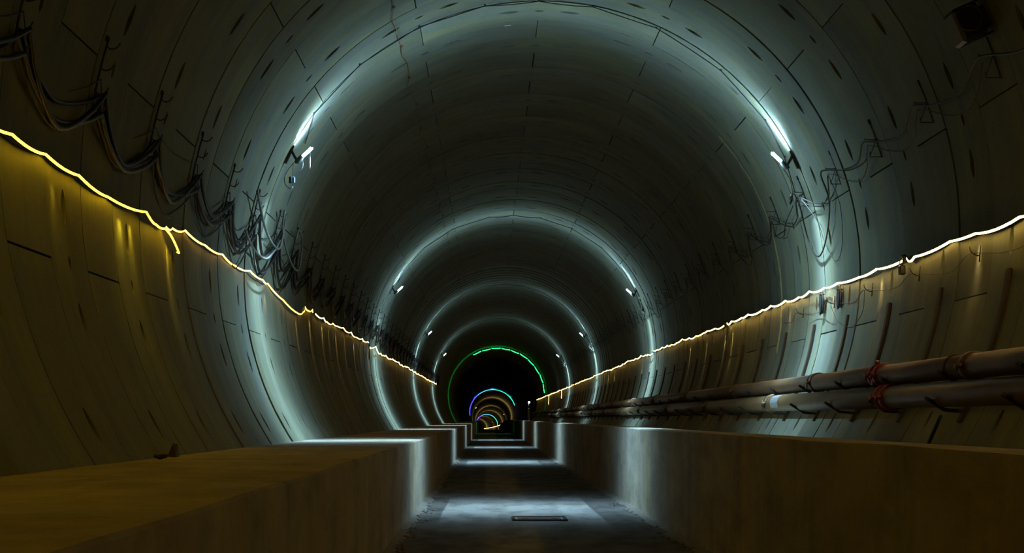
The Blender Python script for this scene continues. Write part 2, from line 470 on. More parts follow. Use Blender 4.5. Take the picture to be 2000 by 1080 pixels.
# junction box under the nearest left lamp, pull cord
jb = root('junction_box', L1 + Vector((.015, -.03, -.46)))
tag(jb, 'small black and blue junction box dangling under the nearest left lamp', 'box')
bm = bmesh.new(); box(bm, (-.022, 0, 0), .05, .06, .10, bevel=.005); link('casing', mesh_of(bm, 'box_casing', 'black', False), jb)
bm = bmesh.new(); box(bm, (.026, 0, 0), .035, .055, .09, bevel=.004); link('socket', mesh_of(bm, 'box_socket', 'blue', False), jb)
bm = bmesh.new(); tube(bm, [(.01, 0, .045), (.012, 0, .16), (.02, .0, .27)], .005, 6)
link('lead', mesh_of(bm, 'box_lead', 'cable'), jb)
bm = bmesh.new(); tube(bm, smooth_pts([(.03, 0, .27), (-.03, 0, .2), (-.105, .01, .08), (-.115, .01, -.03), (-.07, .0, -.11), (0, 0, -.135), (.01, 0, -.06)]), .006, 6)
link('looped_cable', mesh_of(bm, 'box_loop', 'greycable'), jb)
bm = bmesh.new(); a = L1 + Vector((.305, -.07, -.02)); tube(bm, [a, a + Vector((0, 0, -.17)), a + Vector((-.003, 0, -.36))], .005, 6)
tag(link('pull_cord', mesh_of(bm, 'pull_cord', 'cord')), 'straight white cord hanging from the tip of the nearest left lamp', 'cord')
bm = bmesh.new(); a = L1 + Vector((.18, -.05, -.14)); tube(bm, smooth_pts([a, a + Vector((.01, 0, -.08)), a + Vector((-.005, 0, -.15)), a + Vector((-.06, 0, -.2))]), .003, 5)
tag(link('loose_tie', mesh_of(bm, 'loose_tie', 'cable')), 'thin pale tie trailing below the nearest left lamp housing', 'tie')
# plug at the end of the right lamp lead
pl = root('cable_plug', W(22.62, 70.2, 4.33))
tag(pl, 'dark cable plug hanging in the wiring below the nearest right lamp', 'plug')
bm = bmesh.new(); tube(bm, [(0, 0, .07), (-.01, 0, .03), (-.02, 0, -.03), (-.035, 0, -.09)], [.012, .028, .028, .012], 8); link('body', mesh_of(bm, 'plug_body', 'black'), pl)
bm = bmesh.new(); tube(bm, [(-.008, -.005, .075), (-.012, -.005, .03)], .018, 8); link('collar', mesh_of(bm, 'plug_collar', 'white'), pl)

# crown cables, clipped to the vault between each pair of lamps
crown = [(22.37, -58.1), (21.72, -52.8), (21.66, -39.4), (21.64, -25.2), (21.67, -11.3), (21.72, -.4), (21.76, 10.7), (21.82, 24.2), (21.91, 39.9), (22.02, 53.5), (22.2, 61.9), (22.5, 69.35)]
for k in range(4):
    r_ = root('crown_cable', W(21.8 + 22.9 * k, 0, 4.37))
    tag(r_, '%s black cable clipped across the tunnel crown between its pair of lamps' % ORD[k], 'cable', 'cables across the crown')
    bm = bmesh.new(); pts = []
    rr = random.Random(40 + k)
    cr = [(a + 22.9 * k, t + (rr.uniform(-1.5, 1.5) if k and 0 < i < 11 else 0)) for i, (a, t) in enumerate(crown)]
    for (a, t), (b, u) in zip(cr, cr[1:]):
        for s in range(6):
            f_ = s / 6; p = W(a + (b - a) * f_, t + (u - t) * f_, 4.375)
            sag = .035 * 4 * f_ * (1 - f_) * (1 if abs(t + u) < 100 else .4)
            pts.append(p - Vector((0, 0, sag)) - r_.location)
    pts.append(W(*cr[-1], 4.375) - r_.location)
    tube(bm, pts, .008 if k == 0 else .012, 6); link('cable', mesh_of(bm, 'crown_cable', 'cable'), r_)
    me = None
    for (a, t) in cr[1:-1]:
        if me is None:
            bm = bmesh.new(); box(bm, (0, 0, 0), .03, .03, .02, bevel=.004); tube(bm, [(0, 0, -.02), (0, 0, .02)], .006, 6); me = mesh_of(bm, 'cable_clip', 'black')
        link('clip', me, r_, W(a, t, 4.385) - r_.location, (0, math.radians(t), 0))

# rusty wire wandering along the crown
pts = []; bm = bmesh.new(); y = 17.0; i = 0; knots = []
while y < 75:
    t = -29.9 - .35 * math.sin(i * .9) + (-.5 if i % 4 == 3 else .1) + (y - 20) * .03
    knots.append((y, t)); pts.append(W(y, t, 4.385)); y += .52; i += 1
p0 = pts[0].copy(); r_ = root('rusty_wire', p0)
tag(r_, 'thin rusty wire wandering along the vault left of the crown', 'wire')
tube(bm, [p - p0 for p in smooth_pts(pts, 3)], .006, 5); link('strand', mesh_of(bm, 'strand', 'rustwire'), r_)
bm = bmesh.new(); tube(bm, [(0, -.02, 0), (.02, .02, 0)], .02, 6); me = mesh_of(bm, 'wire_staple', 'rustwire')
for a, t in knots[2::4]: link('staple', me, r_, W(a, t, 4.39) - p0)
bm = bmesh.new(); p = W(22.0, -7.6, 4.385); box(bm, (0, 0, 0), .11, .012, .012)
tag(link('white_tag', mesh_of(bm, 'white_tag', 'white', False), None, W(23.0, -6.4, 4.385), (0, math.radians(-6.4), 0)), 'tiny white tag stuck on the vault near the crown', 'tag')

# ------------------------------------------------------------ left cable hangers
HS = 2.08
def loc_curve(x):                       # local wall frame: +z outward, x along rising angle
    a = x / R; return Vector((R * math.sin(a), 0, R * math.cos(a) - R))
def hookpts(x, L=.13, dip=.04):
    b = loc_curve(x)
    return smooth_pts([b + Vector((0, 0, -.01)), b + Vector((-dip * .7, 0, -.03)), b + Vector((-dip, 0, -L * .5)), b + Vector((-dip * .3, 0, -L * .85)), b + Vector((dip * .9, 0, -L))], 3)
def make_hanger():
    r = root('cable_hanger', (0, 0, 0))
    bm = bmesh.new(); tube(bm, [loc_curve(x) + Vector((0, 0, -.02)) for x in (.27, .1, -.1, -.3, -.46)], .011, 6)
    box(bm, loc_curve(.26) + Vector((0, 0, -.01)), .05, .03, .02)
    link('upright', mesh_of(bm, 'hanger_upright', 'steel'), r)
    bm = bmesh.new(); tube(bm, hookpts(0), .007, 6); me = mesh_of(bm, 'hanger_hook', 'steel')
    for x in (.22, .02, -.20, -.38):
        b = loc_curve(x); link('hook', me, r, b, (0, x / R, 0))
    return r
ph = make_hanger()
nh = 43
for i in range(nh):
    y = 10.42 + HS * i
    o = ph if i == 0 else copy_tree(ph)
    o.location = W(y, -76.0, R - .005); o.rotation_euler = (0, math.radians(-76.0 + rnd.uniform(-.4, .4)), 0)
    if i < 9: lab = '%s steel cable hanger with curled hooks on the left wall' % ORD[i]
    else:
        b, nm = [(q, n) for q, n in ((9, 'nearest'), (17, 'second'), (28, 'third'), (39, 'fourth')) if i >= q][-1]
        lab = '%s cable hanger past the %s left lamp, small and dark' % (ORD[i - b].replace('nearest', 'first'), nm)
    tag(o, lab, 'hanger', 'cable hangers on the left wall')
def hung_cable(name, zs, sag, r, mat, label, seed, side=-1, inset=.07, y0=8.34, n=45, spread=.3, skip=None, lift={}):
    rr = random.Random(seed); bm = bmesh.new(); pts = []
    for i in range(n - 1):
        ya, yb = y0 + HS * i, y0 + HS * (i + 1)
        sg = sag * (1 + rr.uniform(-spread, spread)); off = rr.uniform(-.02, .03)
        steps = 12 if i < 12 else 7
        if skip and i in skip: sg = skip[i]
        za, zb = zs + lift.get(i, 0), zs + lift.get(i + 1, 0)
        for s in range(steps):
            f_ = s / steps; q = 1 - (2 * f_ - 1) ** 2
            q = q ** .8
            z = za + (zb - za) * f_ - sg * q; y = ya + (yb - ya) * f_ + .12 * math.sin(math.pi * 2 * f_)
            rad = R - inset + .05 * q * (1 if sg < .7 else .3) + off * q
            pts.append(W(y, wall_at_z(y, z, side, rad), rad))
    p0 = pts[0].copy(); tube(bm, [p - p0 for p in pts], r, 6)
    o = link(name, mesh_of(bm, name, mat), None, p0)
    return tag(o, label, 'cable', 'cables slung on the left wall' if side < 0 else 'cables slung on the right wall')
hung_cable('power_cable', 4.27, .44, .023, 'cable', 'thick black cable slung in the upper hooks of the left hangers', 1, inset=.12, skip={6: .55, 7: .5}, lift={6: .12, 7: .18, 8: .1})
hung_cable('power_cable', 4.25, .36, .020, 'cable', 'thick black cable slung closest to the wall behind the other left cables', 2, inset=.06, skip={7: .55})
hung_cable('power_cable', 4.09, .29, .022, 'cable', 'thick black cable slung in the lower hooks of the left hangers', 3, inset=.11, skip={6: .45, 7: .5})
hung_cable('data_cable', 4.10, .36, .011, 'greycable', 'thin grey cable with the deepest loops on the left wall', 4, inset=.07, skip={5: .6, 6: .55, 7: .62})
hung_cable('data_cable', 4.40, .22, .006, 'cable', 'thinnest dark cable looping highest on the left wall', 5, inset=.05, spread=.8)

# ------------------------------------------------------------ right cable brackets
def make_bracket():
    r = root('wire_bracket', (0, 0, 0))
    bm = bmesh.new(); tube(bm, [loc_curve(x) + Vector((0, 0, -.015)) for x in (-.26, -.1, .1, .25)], .0095, 6)
    tube(bm, [loc_curve(-.26) + Vector((0, 0, -.015)), loc_curve(-.20) + Vector((0, 0, -.02))], .015, 6)
    link('upright', mesh_of(bm, 'bracket_upright', 'steel'), r)
    # square loop reaching into the tunnel, horizontal in the world (local frame is turned by 70 deg)
    ca, sa = math.cos(math.radians(70)), math.sin(math.radians(70))
    def wv(dx, dz): return Vector((dx * ca - dz * sa, 0, dx * sa + dz * ca))     # world (x,z) offset -> local
    a, b = loc_curve(.02), loc_curve(.25)
    for nm, base, up in (('upper_arm', a, .02), ('lower_arm', b, .06)):
        bm = bmesh.new(); tube(bm, [base, base + wv(-.16, 0), base + wv(-.165, up)], .006, 6); link(nm, mesh_of(bm, nm, 'steel'), r)
    bm = bmesh.new(); tube(bm, [b + wv(-.16, .01), a + wv(-.02, 0)], .0045, 5); link('brace', mesh_of(bm, 'bracket_brace', 'steel'), r)
    return r
pb = make_bracket()
for i in range(40):
    y = 13.75 + HS * i
    o = pb if i == 0 else copy_tree(pb)
    o.location = W(y, 70.0, R); o.rotation_euler = (0, math.radians(70.0 + rnd.uniform(-.3, .3)), 0)
    if i < 8: lab = '%s thin steel wire bracket with a square loop on the right wall' % ORD[i]
    else:
        b, nm = [(q, n) for q, n in ((8, 'fourth bracket, beyond the nearest'), (15, 'second'), (26, 'third'), (37, 'fourth')) if i >= q][-1]
        lab = '%s tiny wire bracket past the %s right lamp' % (ORD[i - b].replace('nearest', 'first'), nm.replace('fourth bracket, beyond the nearest', 'looped drop of the nearest'))
    tag(o, lab, 'bracket', 'wire brackets on the right wall')
def wire(name, pts, r, mat, label, cat='cable', rad=4.31, step=4, n=6, group=None):
    P = smooth_pts([W(p[0], p[1], p[2] if len(p) > 2 else rad) for p in pts], step); p0 = P[0].copy()
    bm = bmesh.new(); tube(bm, [p - p0 for p in P], r, n)
    return tag(link(name, mesh_of(bm, name, mat), None, p0), label, cat, group)
main = [(11.7, 70.0, 4.24), (12.6, 72.0), (13.1, 71.8), (13.6, 70.1, 4.25), (13.9, 70.0, 4.25), (14.7, 72.0, 4.34), (15.5, 71.2), (15.75, 70.1, 4.25), (16.0, 70.0, 4.24), (16.8, 72.2, 4.34), (17.55, 71.1), (17.85, 70.1, 4.25), (18.1, 69.9, 4.25),
        (18.8, 71.9, 4.34), (19.5, 71.3), (19.9, 70.0, 4.24), (20.15, 70.1, 4.2), (20.5, 75.3, 4.3), (21.2, 81.4, 4.33), (21.9, 84.0, 4.35), (22.3, 79.9, 4.33), (22.2, 72.9, 4.3), (22.1, 70.3, 4.26), (22.3, 69.6, 4.27), (22.62, 70.4, 4.31)]
wire('lamp_cable', main, .012, 'cable', 'thick black cable looping along the right brackets to a deep drop below the lamp')
wire('lamp_cable', [(22.62, 71.6, 4.31), (23.5, 74.2), (23.9, 76.2, 4.34), (24.3, 75.6), (24.2, 71.8, 4.27), (24.9, 75, 4.34), (25.6, 75.6, 4.36), (26.3, 71.5, 4.28), (27.2, 76, 4.36), (28.3, 72, 4.28)], .008, 'cable', 'thin black cable running on beyond the plug on the right wall')
thin = []
for i in range(38):
    y = 13.75 + HS * i
    thin += [(y, 70.6, 4.26), (y + .5, 73.2 + rnd.uniform(-.5, .8), 4.33), (y + 1.04, 74.2 + rnd.uniform(-.6, 1.4), 4.35), (y + 1.6, 73.2, 4.33)]
wire('lamp_cable', thin, .006, 'greycable', 'thin grey cable sagging from bracket to bracket along the right wall', step=2)
thin = []
for i in range(3, 36):
    y = 13.75 + HS * i; d_ = rnd.uniform(-1.0, 2.5)
    thin += [(y, 71.0, 4.24), (y + .6, 74.6 + d_, 4.33), (y + 1.2, 75.6 + d_, 4.35), (y + 1.8, 73.2, 4.32)]
wire('lamp_cable', thin, .008, 'cable', 'thin black cable in deeper sags along the far right brackets', step=2)
wire('lamp_cable', [(20.0, 71.2, 4.26), (20.14, 76.8, 4.34), (20.5, 83.8, 4.37), (21.0, 86.3, 4.38), (21.5, 81.4, 4.37), (21.6, 77.2, 4.35), (21.9, 71.5, 4.28)], .005, 'greycable', 'thin grey loop hanging lowest beside the deep black cable drop')
wire('lamp_cable', [(22.1, 64.2, 4.25), (22.3, 66.5, 4.33), (22.5, 69.5, 4.33), (22.6, 70.3, 4.32)], .006, 'greycable', 'short pale lead from the nearest right lamp down to its plug')
for k in (1, 2, 3):
    yk = 21.8 + 22.9 * k
    wire('lamp_cable', [(yk, 64.5, 4.3), (yk + .2, 68, 4.33), (yk + .1, 71, 4.35), (yk + .4, 74.5, 4.36), (yk + .9, 75.5, 4.33), (yk + 1.2, 71.5, 4.30)], .012, 'cable', 'lead dropping from the %s right lamp to the brackets' % ORD[k])
    o = root('cable_plug', W(yk + .1, 70.9, 4.34)); tag(o, 'small dark plug below the %s right lamp' % ORD[k], 'plug', 'plugs below the right lamps')
    bm = bmesh.new(); tube(bm, [(0, 0, .07), (0, 0, .03), (-.01, 0, -.05), (-.01, 0, -.09)], [.015, .04, .04, .015], 8); link('body', mesh_of(bm, 'plug_body', 'black'), o)

# pale hoses looped over the hangers beside the nearest lamp
wire('hose', [(20.1, -73.85), (20.54, -75.66), (21.22, -78.51), (22.09, -80.49), (22.91, -80.57), (23.0, -77.44), (22.88, -74.2), (22.6, -72.68)], .020, 'hose', 'pale grey hose loop over the hanger nearest the first left lamp', 'hose', rad=4.27)
wire('hose', [(22.6, -72.68), (22.9, -76.49), (23.71, -79.73), (24.64, -81.89), (25.35, -81.71), (25.36, -77.67), (25.0, -74.48), (24.41, -73.68), (24.43, -76.12)], .018, 'hose', 'pale grey hose loop hanging just past the first left lamp', 'hose', rad=4.27)
wire('hose', [(19.87, -82.2), (20.48, -83.92), (21.25, -84.73), (21.92, -84.24), (22.5, -81.68), (22.87, -78.83)], .017, 'hose', 'lowest pale grey hose loop below the first left lamp', 'hose', rad=4.27)
# dark boxy device high on the right wall near the viewer
r_ = root('floodlight', W(13.6, 65.4, R - .02), (0, math.radians(65.4), 0))
tag(r_, 'dark unlit boxy floodlight with a round lens high on the right wall', 'floodlight')
bm = bmesh.new(); box(bm, (0, 0, -.20), .34, .30, .26, bevel=.03); link('casing', mesh_of(bm, 'casing', 'black', False), r_)
bm = bmesh.new()
ring = [Vector((-.03 + .12 * math.cos(a), -.155, -.20 + .12 * math.sin(a))) for a in [2 * math.pi * j / 20 for j in range(21)]]
tube(bm, ring, .014, 6, False); link('lens_rim', mesh_of(bm, 'lens_rim', 'steel'), r_)
bm = bmesh.new(); g = bmesh.ops.create_circle(bm, cap_ends=True, radius=.115, segments=20, matrix=Matrix.Translation((-.03, -.153, -.20)) @ Matrix.Rotation(math.pi / 2, 4, 'X')); link('lens', mesh_of(bm, 'lens', 'black', False), r_)
bm = bmesh.new(); box(bm, (0, 0, -.03), .22, .08, .08); box(bm, (.17, 0, -.1), .02, .1, .2); box(bm, (-.17, 0, -.1), .02, .1, .2); link('mounting_yoke', mesh_of(bm, 'yoke', 'steel', False), r_)
bm = bmesh.new()
for i in range(5): box(bm, (-.12 + i * .06, .16, -.2), .012, .03, .22)
link('cooling_fins', mesh_of(bm, 'cooling_fins', 'black', False), r_)

# ------------------------------------------------------------ LED rope lights
def rope(pts, mat, label, r=.0105, n=4, plugs=(), group='rope lights along the walls', tilt=.75):
    p0 = pts[0].copy(); o = root('rope_light', p0); tag(o, label, 'rope light', group)
    # tape light: a glowing half-round lens facing into the tunnel and a little down, on an opaque backing
    bl = bmesh.new(); bb = bmesh.new(); pl_ = pb_ = None; k = len(pts)
    for i, p in enumerate(pts):
        t = (pts[min(i + 1, k - 1)] - pts[max(i - 1, 0)]).normalized(); c = ctr(p.y); nn = Vector((c.x - p.x, 0, c.z - p.z)).normalized()
        nn = nn + Vector((0, 0, -1)) * tilt; nn = (nn - t * nn.dot(t)).normalized(); v = t.cross(nn)
        q = p - p0; cl = [bl.verts.new(q + (nn * math.cos(a) + v * math.sin(a)) * r) for a in (-1.45, -.7, 0, .7, 1.45)]
        cb = [bb.verts.new(q + nn * a * r + v * b * r) for a, b in ((.05, -1.15), (-.35, -1.15), (-.35, 1.15), (.05, 1.15))]
        if pl_:
            for j in range(4): bl.faces.new((pl_[j], cl[j], cl[j + 1], pl_[j + 1])); bb.faces.new((pb_[j], cb[j], cb[(j + 1) % 4], pb_[(j + 1) % 4]))
        pl_, pb_ = cl, cb
    link('light_tube', mesh_of(bl, 'light_tube', mat), o); link('backing', mesh_of(bb, 'rope_backing', 'black', False), o)
    for q in plugs:
        q = Vector(q); bm = bmesh.new(); d = Vector((0, 1, 0))
        tube(bm, [-d * .06, -d * .03, d * .03, d * .06], [.012, .022, .022, .012], 8); link('end_plug', mesh_of(bm, 'end_plug', 'black'), o, q - p0)
    return o
def scallop(knots, side, sag=.035, base_in=.05, seed=0, spacing=1.04, phase=0.0):
    """knots: (y, theta) trend; the rope is clipped every ring, sags between and stands off the wall a little"""
    rr = random.Random(seed); ks = knots; out = []
    def trend(y):
        for (a, t), (b, u) in zip(ks, ks[1:]):
            if y <= b: return t + (u - t) * (y - a) / (b - a)
        return ks[-1][1]
    y = ks[0][0]; end = ks[-1][0]; j0 = 0.0; in0 = base_in
    while y < end - .02:
        y2 = min(end, y + spacing * rr.uniform(.8, 1.2)); j1 = rr.uniform(-.35, .35); in1 = base_in * rr.choice((.6, .8, 1, 1.2, 1.5, 1.9))
        sg = sag * rr.uniform(.4, 1.6); st = 6 if y < 60 else 3
        for s in range(st):
            f_ = s / st; q = 4 * f_ * (1 - f_)
            yy = y + (y2 - y) * f_
            th = trend(yy) + (j0 + (j1 - j0) * f_) * side + side * math.degrees(sg * q / R)
            out.append(W(yy, th, R - (in0 + (in1 - in0) * f_) - .01 * q))
        y = y2; j0 = j1; in0 = in1
    out.append(W(end, trend(end), R - in0)); return out
def knotted(knots, side, sag, ins):
    out = []
    for i, ((a, t), (b, u)) in enumerate(zip(knots, knots[1:])):
        for s in range(6):
            f_ = s / 6; q = 4 * f_ * (1 - f_); i0 = ins[i % len(ins)]; i1 = ins[(i + 1) % len(ins)]
            out.append(W(a + (b - a) * f_, t + (u - t) * f_ + side * math.degrees(sag * q / R), R - (i0 + (i1 - i0) * f_) - .008 * q))
    out.append(W(knots[-1][0], knots[-1][1], R - .03)); return out
# left, nearest: yellow, ends in a drooping tail
pts = scallop([(-8, -89.6), (8.3, -89.6)], -1, .05, .08, 3)[:-1] + knotted([(8.3, -89.6), (9.3, -89.8), (10.36, -89.6), (11.3, -89.2), (12.15, -89.5), (13.2, -89.8), (14.3, -89.5), (15.0, -89.9), (15.42, -89.5)], -1, .03, [.07, .06, .09, .04, .06, .03, .12, .05, .07])
pts += smooth_pts([W(15.42, -89.5, 4.36), W(15.6, -90.3, 4.33), W(15.8, -91.4, 4.32), W(15.93, -92.2, 4.32), W(15.92, -92.5, 4.31), W(15.82, -92.45, 4.31)], 3)[1:]
rope(pts, 'led_yellow', 'yellow glowing rope light on the left wall, nearest, ending in a drooping tail', r=.010)
pts = knotted([(15.5, -89.3), (15.9, -88.8), (16.6, -87.9), (17.6, -88.6), (18.85, -88.2), (19.9, -88.7), (20.84, -88.3), (21.9, -88.7), (22.8, -88.3), (24.3, -90.2), (25.87, -91.7), (27.0, -90.2), (27.4, -88.5), (28.0, -88.9), (28.3, -88.2), (28.5, -88.7)], -1, .03, [.04, .02, .012, .05, .03, .012, .06, .08, .012, .05, .09])
rope(pts, 'led_amber', 'amber rope light on the left wall dipping deeply past the nearest lamp', plugs=[W(28.6, -89.0, 4.35)])
pts = scallop([(28.8, -88.9), (33, -88.6), (41.6, -87.6)], -1, .03, .05, 5)
rope(pts, 'led_warm', 'short warm rope light on the left wall between two black plugs', plugs=[W(41.7, -88, 4.35)])
pts = knotted([(41.9, -88.9), (42.6, -89.1), (43.8, -87.6), (45.0, -89), (46.2, -89.4)], -1, .02, [.05, .02, .08])[:-1] + scallop([(46.2, -89.0), (60, -88.0), (80, -87.4), (95, -86.3)], -1, .03, .05, 6)
rope(pts, 'led_warm', 'far warm rope light on the left wall running into the distance', r=.014, plugs=[W(41.85, -88.6, 4.35)])
# dangling black cord at the plug
bm = bmesh.new(); a = W(41.75, -88.2, 4.34); tube(bm, [a, a + Vector((0, 0, -.2)), a + Vector((-.01, 0, -.45))], .018, 6)
tag(link('dangling_cord', mesh_of(bm, 'dangling_cord', 'black')), 'black cord dangling from the plug between the two far left rope lights', 'cord')
bm = bmesh.new(); tube(bm, smooth_pts([W(14.3, -89.6, 4.33), W(14.6, -88.9, 4.25), W(15.0, -89.0, 4.2)], 4), .003, 5)
tag(link('loose_wire', mesh_of(bm, 'loose_wire', 'greycable')), 'short loose wire springing off the nearest left rope light', 'wire')
# right
pts = scallop([(-8, 91.2), (12, 91.3), (13.68, 91.4), (15.62, 91.1), (17.30, 91.2)], 1, .035, .05, 11)
rope(pts, 'led_bright', 'bright warm white rope light on the right wall, nearest, ending at a plug box', r=.0125, plugs=[W(17.36, 91.2, 4.35)])
pts = scallop([(17.50, 91.3), (22.16, 90.6), (30.5, 89.9)], 1, .03, .05, 12)
rope(pts, 'led_bright', 'second warm white rope light on the right wall between two dark plugs', r=.013, plugs=[W(30.65, 90.0, 4.35)])
pts = scallop([(30.85, 90.3), (37, 89.6), (43.8, 89.4)], 1, .03, .04, 13)
rope(pts, 'led_warm', 'third warm white rope light on the right wall up to a black connector', r=.013, plugs=[W(44.0, 89.7, 4.35)])
pts = scallop([(44.2, 90.4), (46, 89.5), (84, 90.4)], 1, .03, .05, 14)
rope(pts, 'led_warm', 'fourth warm white rope light on the right wall shrinking into the distance', r=.014)
pts = scallop([(84.6, 90.5), (100, 90.6), (150, 91)], 1, .03, .06, 15)
rope(pts, 'led_warm', 'farthest warm rope light on the right wall beyond the lamps', r=.016)
for y, d_ in ((98, .55), (119, .75)):
    a = W(y, 90.8, 4.3); rope([a, a + Vector((0, 0, -d_ * .5)), a + Vector((-.02, .05, -d_)), a + Vector((0, .15, -d_ - .05))], 'led_warm', 'short glowing tail hanging from the far right rope light, %s of two' % ('nearer' if y < 100 else 'farther'), r=.018, group='hanging rope tails')
# added point lights beside the ropes, throwing streaks down the wall
for side, th, col, lst in ((-1, -90.2, (1, .60, .03), [(13.7, 90, .20), (14.1, 60, .12), (15.75, 80, .05), (11.6, 18, .10)]),
                           (-1, -89.6, (1, .52, .16), [(22.6, 60, .12), (26.2, 90, .05), (28.2, 150, .05), (30.3, 120, .05), (31.6, 70, .04), (33.0, 110, .06), (35.2, 70, .05), (37.5, 120, .05), (39.5, 70, .05), (41.9, 150, .06)]),
                           (1, 91.6, (1, .60, .22), [(14.9, 90, .10), (18.6, 60, .12), (21.2, 80, .08), (24.2, 40, .08), (29.9, 110, .05), (30.9, 110, .05), (33.5, 60, .05), (36.2, 80, .05), (45.2, 160, .06), (47.5, 120, .05), (58, 170, .06), (61, 170, .06)])):
    for y, p, fn in lst:
        beam('streak_light', W(y, (th + side * 1.2) if abs(y - 26.2) > .5 else -93.2, 4.28), Vector((0, 0, -1)), p * .13, col, fn * 3.2).data.shadow_soft_size = .008
# black plug box under the right rope
r_ = root('plug_box', W(17.47, 92.9, 4.33)); tag(r_, 'black plug box hanging below the gap in the right rope light', 'box')
bm = bmesh.new(); box(bm, (0, 0, 0), .07, .10, .12, bevel=.012); link('casing', mesh_of(bm, 'plug_casing', 'black', False), r_)
bm = bmesh.new(); tube(bm, smooth_pts([(0, .0, .05), (.01, -.03, .12), (0, -.08, .17)], 3), .008, 6); tube(bm, smooth_pts([(0, .02, .05), (-.02, .03, .10), (0, -.02, .16)], 3), .008, 6); link('lead', mesh_of(bm, 'plug_lead', 'cable'), r_)
bm = bmesh.new(); tube(bm, [(0, -.13, .15), (0, -.02, .17)], .026, 8); link('socket', mesh_of(bm, 'plug_socket', 'black'), r_)
# rolled bundles hanging from the rope
for (y, th, L_, lab) in ((21.7, 91.2, .33, 'dark bundle of coiled cable hung under the right rope light, farther of two'), (20.6, 91.5, .30, 'dark bundle of coiled cable hung under the right rope light, nearer of two')):
    r_ = root('cable_bundle', W(y, th, 4.33)); tag(r_, lab, 'bundle', 'coiled bundles under the right rope light')
    bm = bmesh.new()
    for j in range(5):
        a = j * 1.2; off = Vector((.02 * math.cos(a), .05 * math.sin(a), 0))
        lp = [off * .4, off + Vector((0, .03, -L_ * .4)), off + Vector((0, .04, -L_ * .8)), off + Vector((0, 0, -L_ - .02 * (j % 3))), off + Vector((0, -.04, -L_ * .8)), off + Vector((0, -.03, -L_ * .4)), off * .4]
        tube(bm, smooth_pts(lp, 4), .011, 6)
    link('coil', mesh_of(bm, 'coil', 'cable'), r_)
    bm = bmesh.new(); tube(bm, [Vector((.035 * math.cos(a), .055 * math.sin(a), -.06)) for a in [2 * math.pi * j / 12 for j in range(13)]], .01, 6, False); link('tie', mesh_of(bm, 'bundle_tie', 'greycable'), r_)
# small hooks below the right rope with a sagging thin wire
bm = bmesh.new(); tube(bm, [(-.09, 0, -.012), (.09, 0, -.012)], .008, 6); hk_bar = mesh_of(bm, 'hook_plate', 'steel')
bm = bmesh.new(); tube(bm, smooth_pts([(.02, 0, -.01), (.03, -.04, -.05), (0.01, -.06, -.11), (-.03, -.06, -.14), (-.06, -.05, -.14)], 3), .007, 6); hk = mesh_of(bm, 'hook', 'steel')
hooks_y = [12.75 + HS * i for i in range(6)]
for i, y in enumerate(hooks_y):
    r_ = root('wire_hook', W(y, 94.2, R - .005), (0, math.radians(94.2), 0))
    tag(r_, '%s small curled wire hook just below the right rope light' % ORD[i], 'hook', 'small hooks below the right rope light')
    link('plate', hk_bar, r_); link('curl', hk, r_)
pts = []
for i, y in enumerate(hooks_y):
    pts += [(y, 94.4, 4.27), (y + .7, 95.3 + .3 * (i % 2), 4.35), (y + 1.4, 95.2, 4.35)]
wire('thin_wire', pts, .0045, 'greycable', 'thin pale wire strung between the small hooks below the right rope light', 'wire')
wire('thin_wire', [(19.05, 94.2, 4.3), (19.3, 98, 4.36), (19.8, 100.2, 4.37), (20.6, 98.5, 4.36), (20.95, 95, 4.3)], .0045, 'greycable', 'thin wire loop drooping lowest below the right rope light', 'wire')

# coloured rope arches round the tunnel
def arch(y, t0, t1, mat, label, r, gaps=0, seed=0, rad=4.22):
    rr = random.Random(seed); o = root('light_arch', W(y, (t0 + t1) / 2, rad)); p0 = o.location.copy()
    tag(o, label, 'rope light', 'coloured rope arches deep in the tunnel')
    t = t0; step = (t1 - t0) / (gaps + 1)
    for g in range(gaps + 1):
        a, b = t0 + step * g, t0 + step * (g + 1) - (1.0 if gaps else 0)
        n = max(6, int(abs(b - a) / 3)); bm = bmesh.new()
        tube(bm, [W(y + .3 * math.sin(g * 2.1), a + (b - a) * i / n, rad - .04 * (1 - (2 * i / n - 1) ** 2) * (1 if gaps else 0)) - p0 for i in range(n + 1)], r, 5)
        link('light_tube', mesh_of(bm, 'arch_tube', mat), o)
    if gaps:
        bm = bmesh.new(); box(bm, (0, 0, 0), .12, .12, .12, bevel=.02); me = mesh_of(bm, 'arch_clip', 'black', False)
        for g in range(1, gaps + 1): link('clip', me, o, W(y, t0 + step * g - .5, rad + .03) - p0)
    return o
arch(126, -31, 88, 'led_green', 'broken green glowing rope arch over the tunnel', .038, 9, 1)
beam('green_rope_glow', W(126, 35, 4.0), Vector((-.8, 0, -.6)), 1500, (.01, 1, .18), .2)
for th_, p_, c_ in ((-80, 350, (.03, .03, 1)), (-50, 500, (.03, .05, 1)), (0, 350, (.02, .4, .7)), (48, 250, (.01, .5, .35))):
    beam('rope_glow', W(262, th_, 4.05), W(262, th_, 5) - W(262, th_, 4), p_, c_, 3)
arch(263, -97, -40, 'led_blueled', 'blue glowing rope on the left of the round far arch', .045, 0, 2, 4.30)
arch(263, -40, 8, 'led_cyanled', 'pale cyan glowing rope over the crown of the far arch', .055, 0, 3, 4.30)
arch(263, 8, 72, 'led_tealled', 'teal glowing rope on the right of the far arch', .055, 0, 4, 4.30)
arch(540, -62, -25, 'led_blueled', 'blue stretch of the smallest, farthest rope arch', .09, 0, 5, 4.25)
arch(540, -25, 30, 'led_cyanled', 'cyan stretch of the smallest, farthest rope arch', .09, 0, 6, 4.25)
arch(540, 30, 95, 'led_tealled', 'teal stretch of the smallest, farthest rope arch', .09, 0, 7, 4.25)

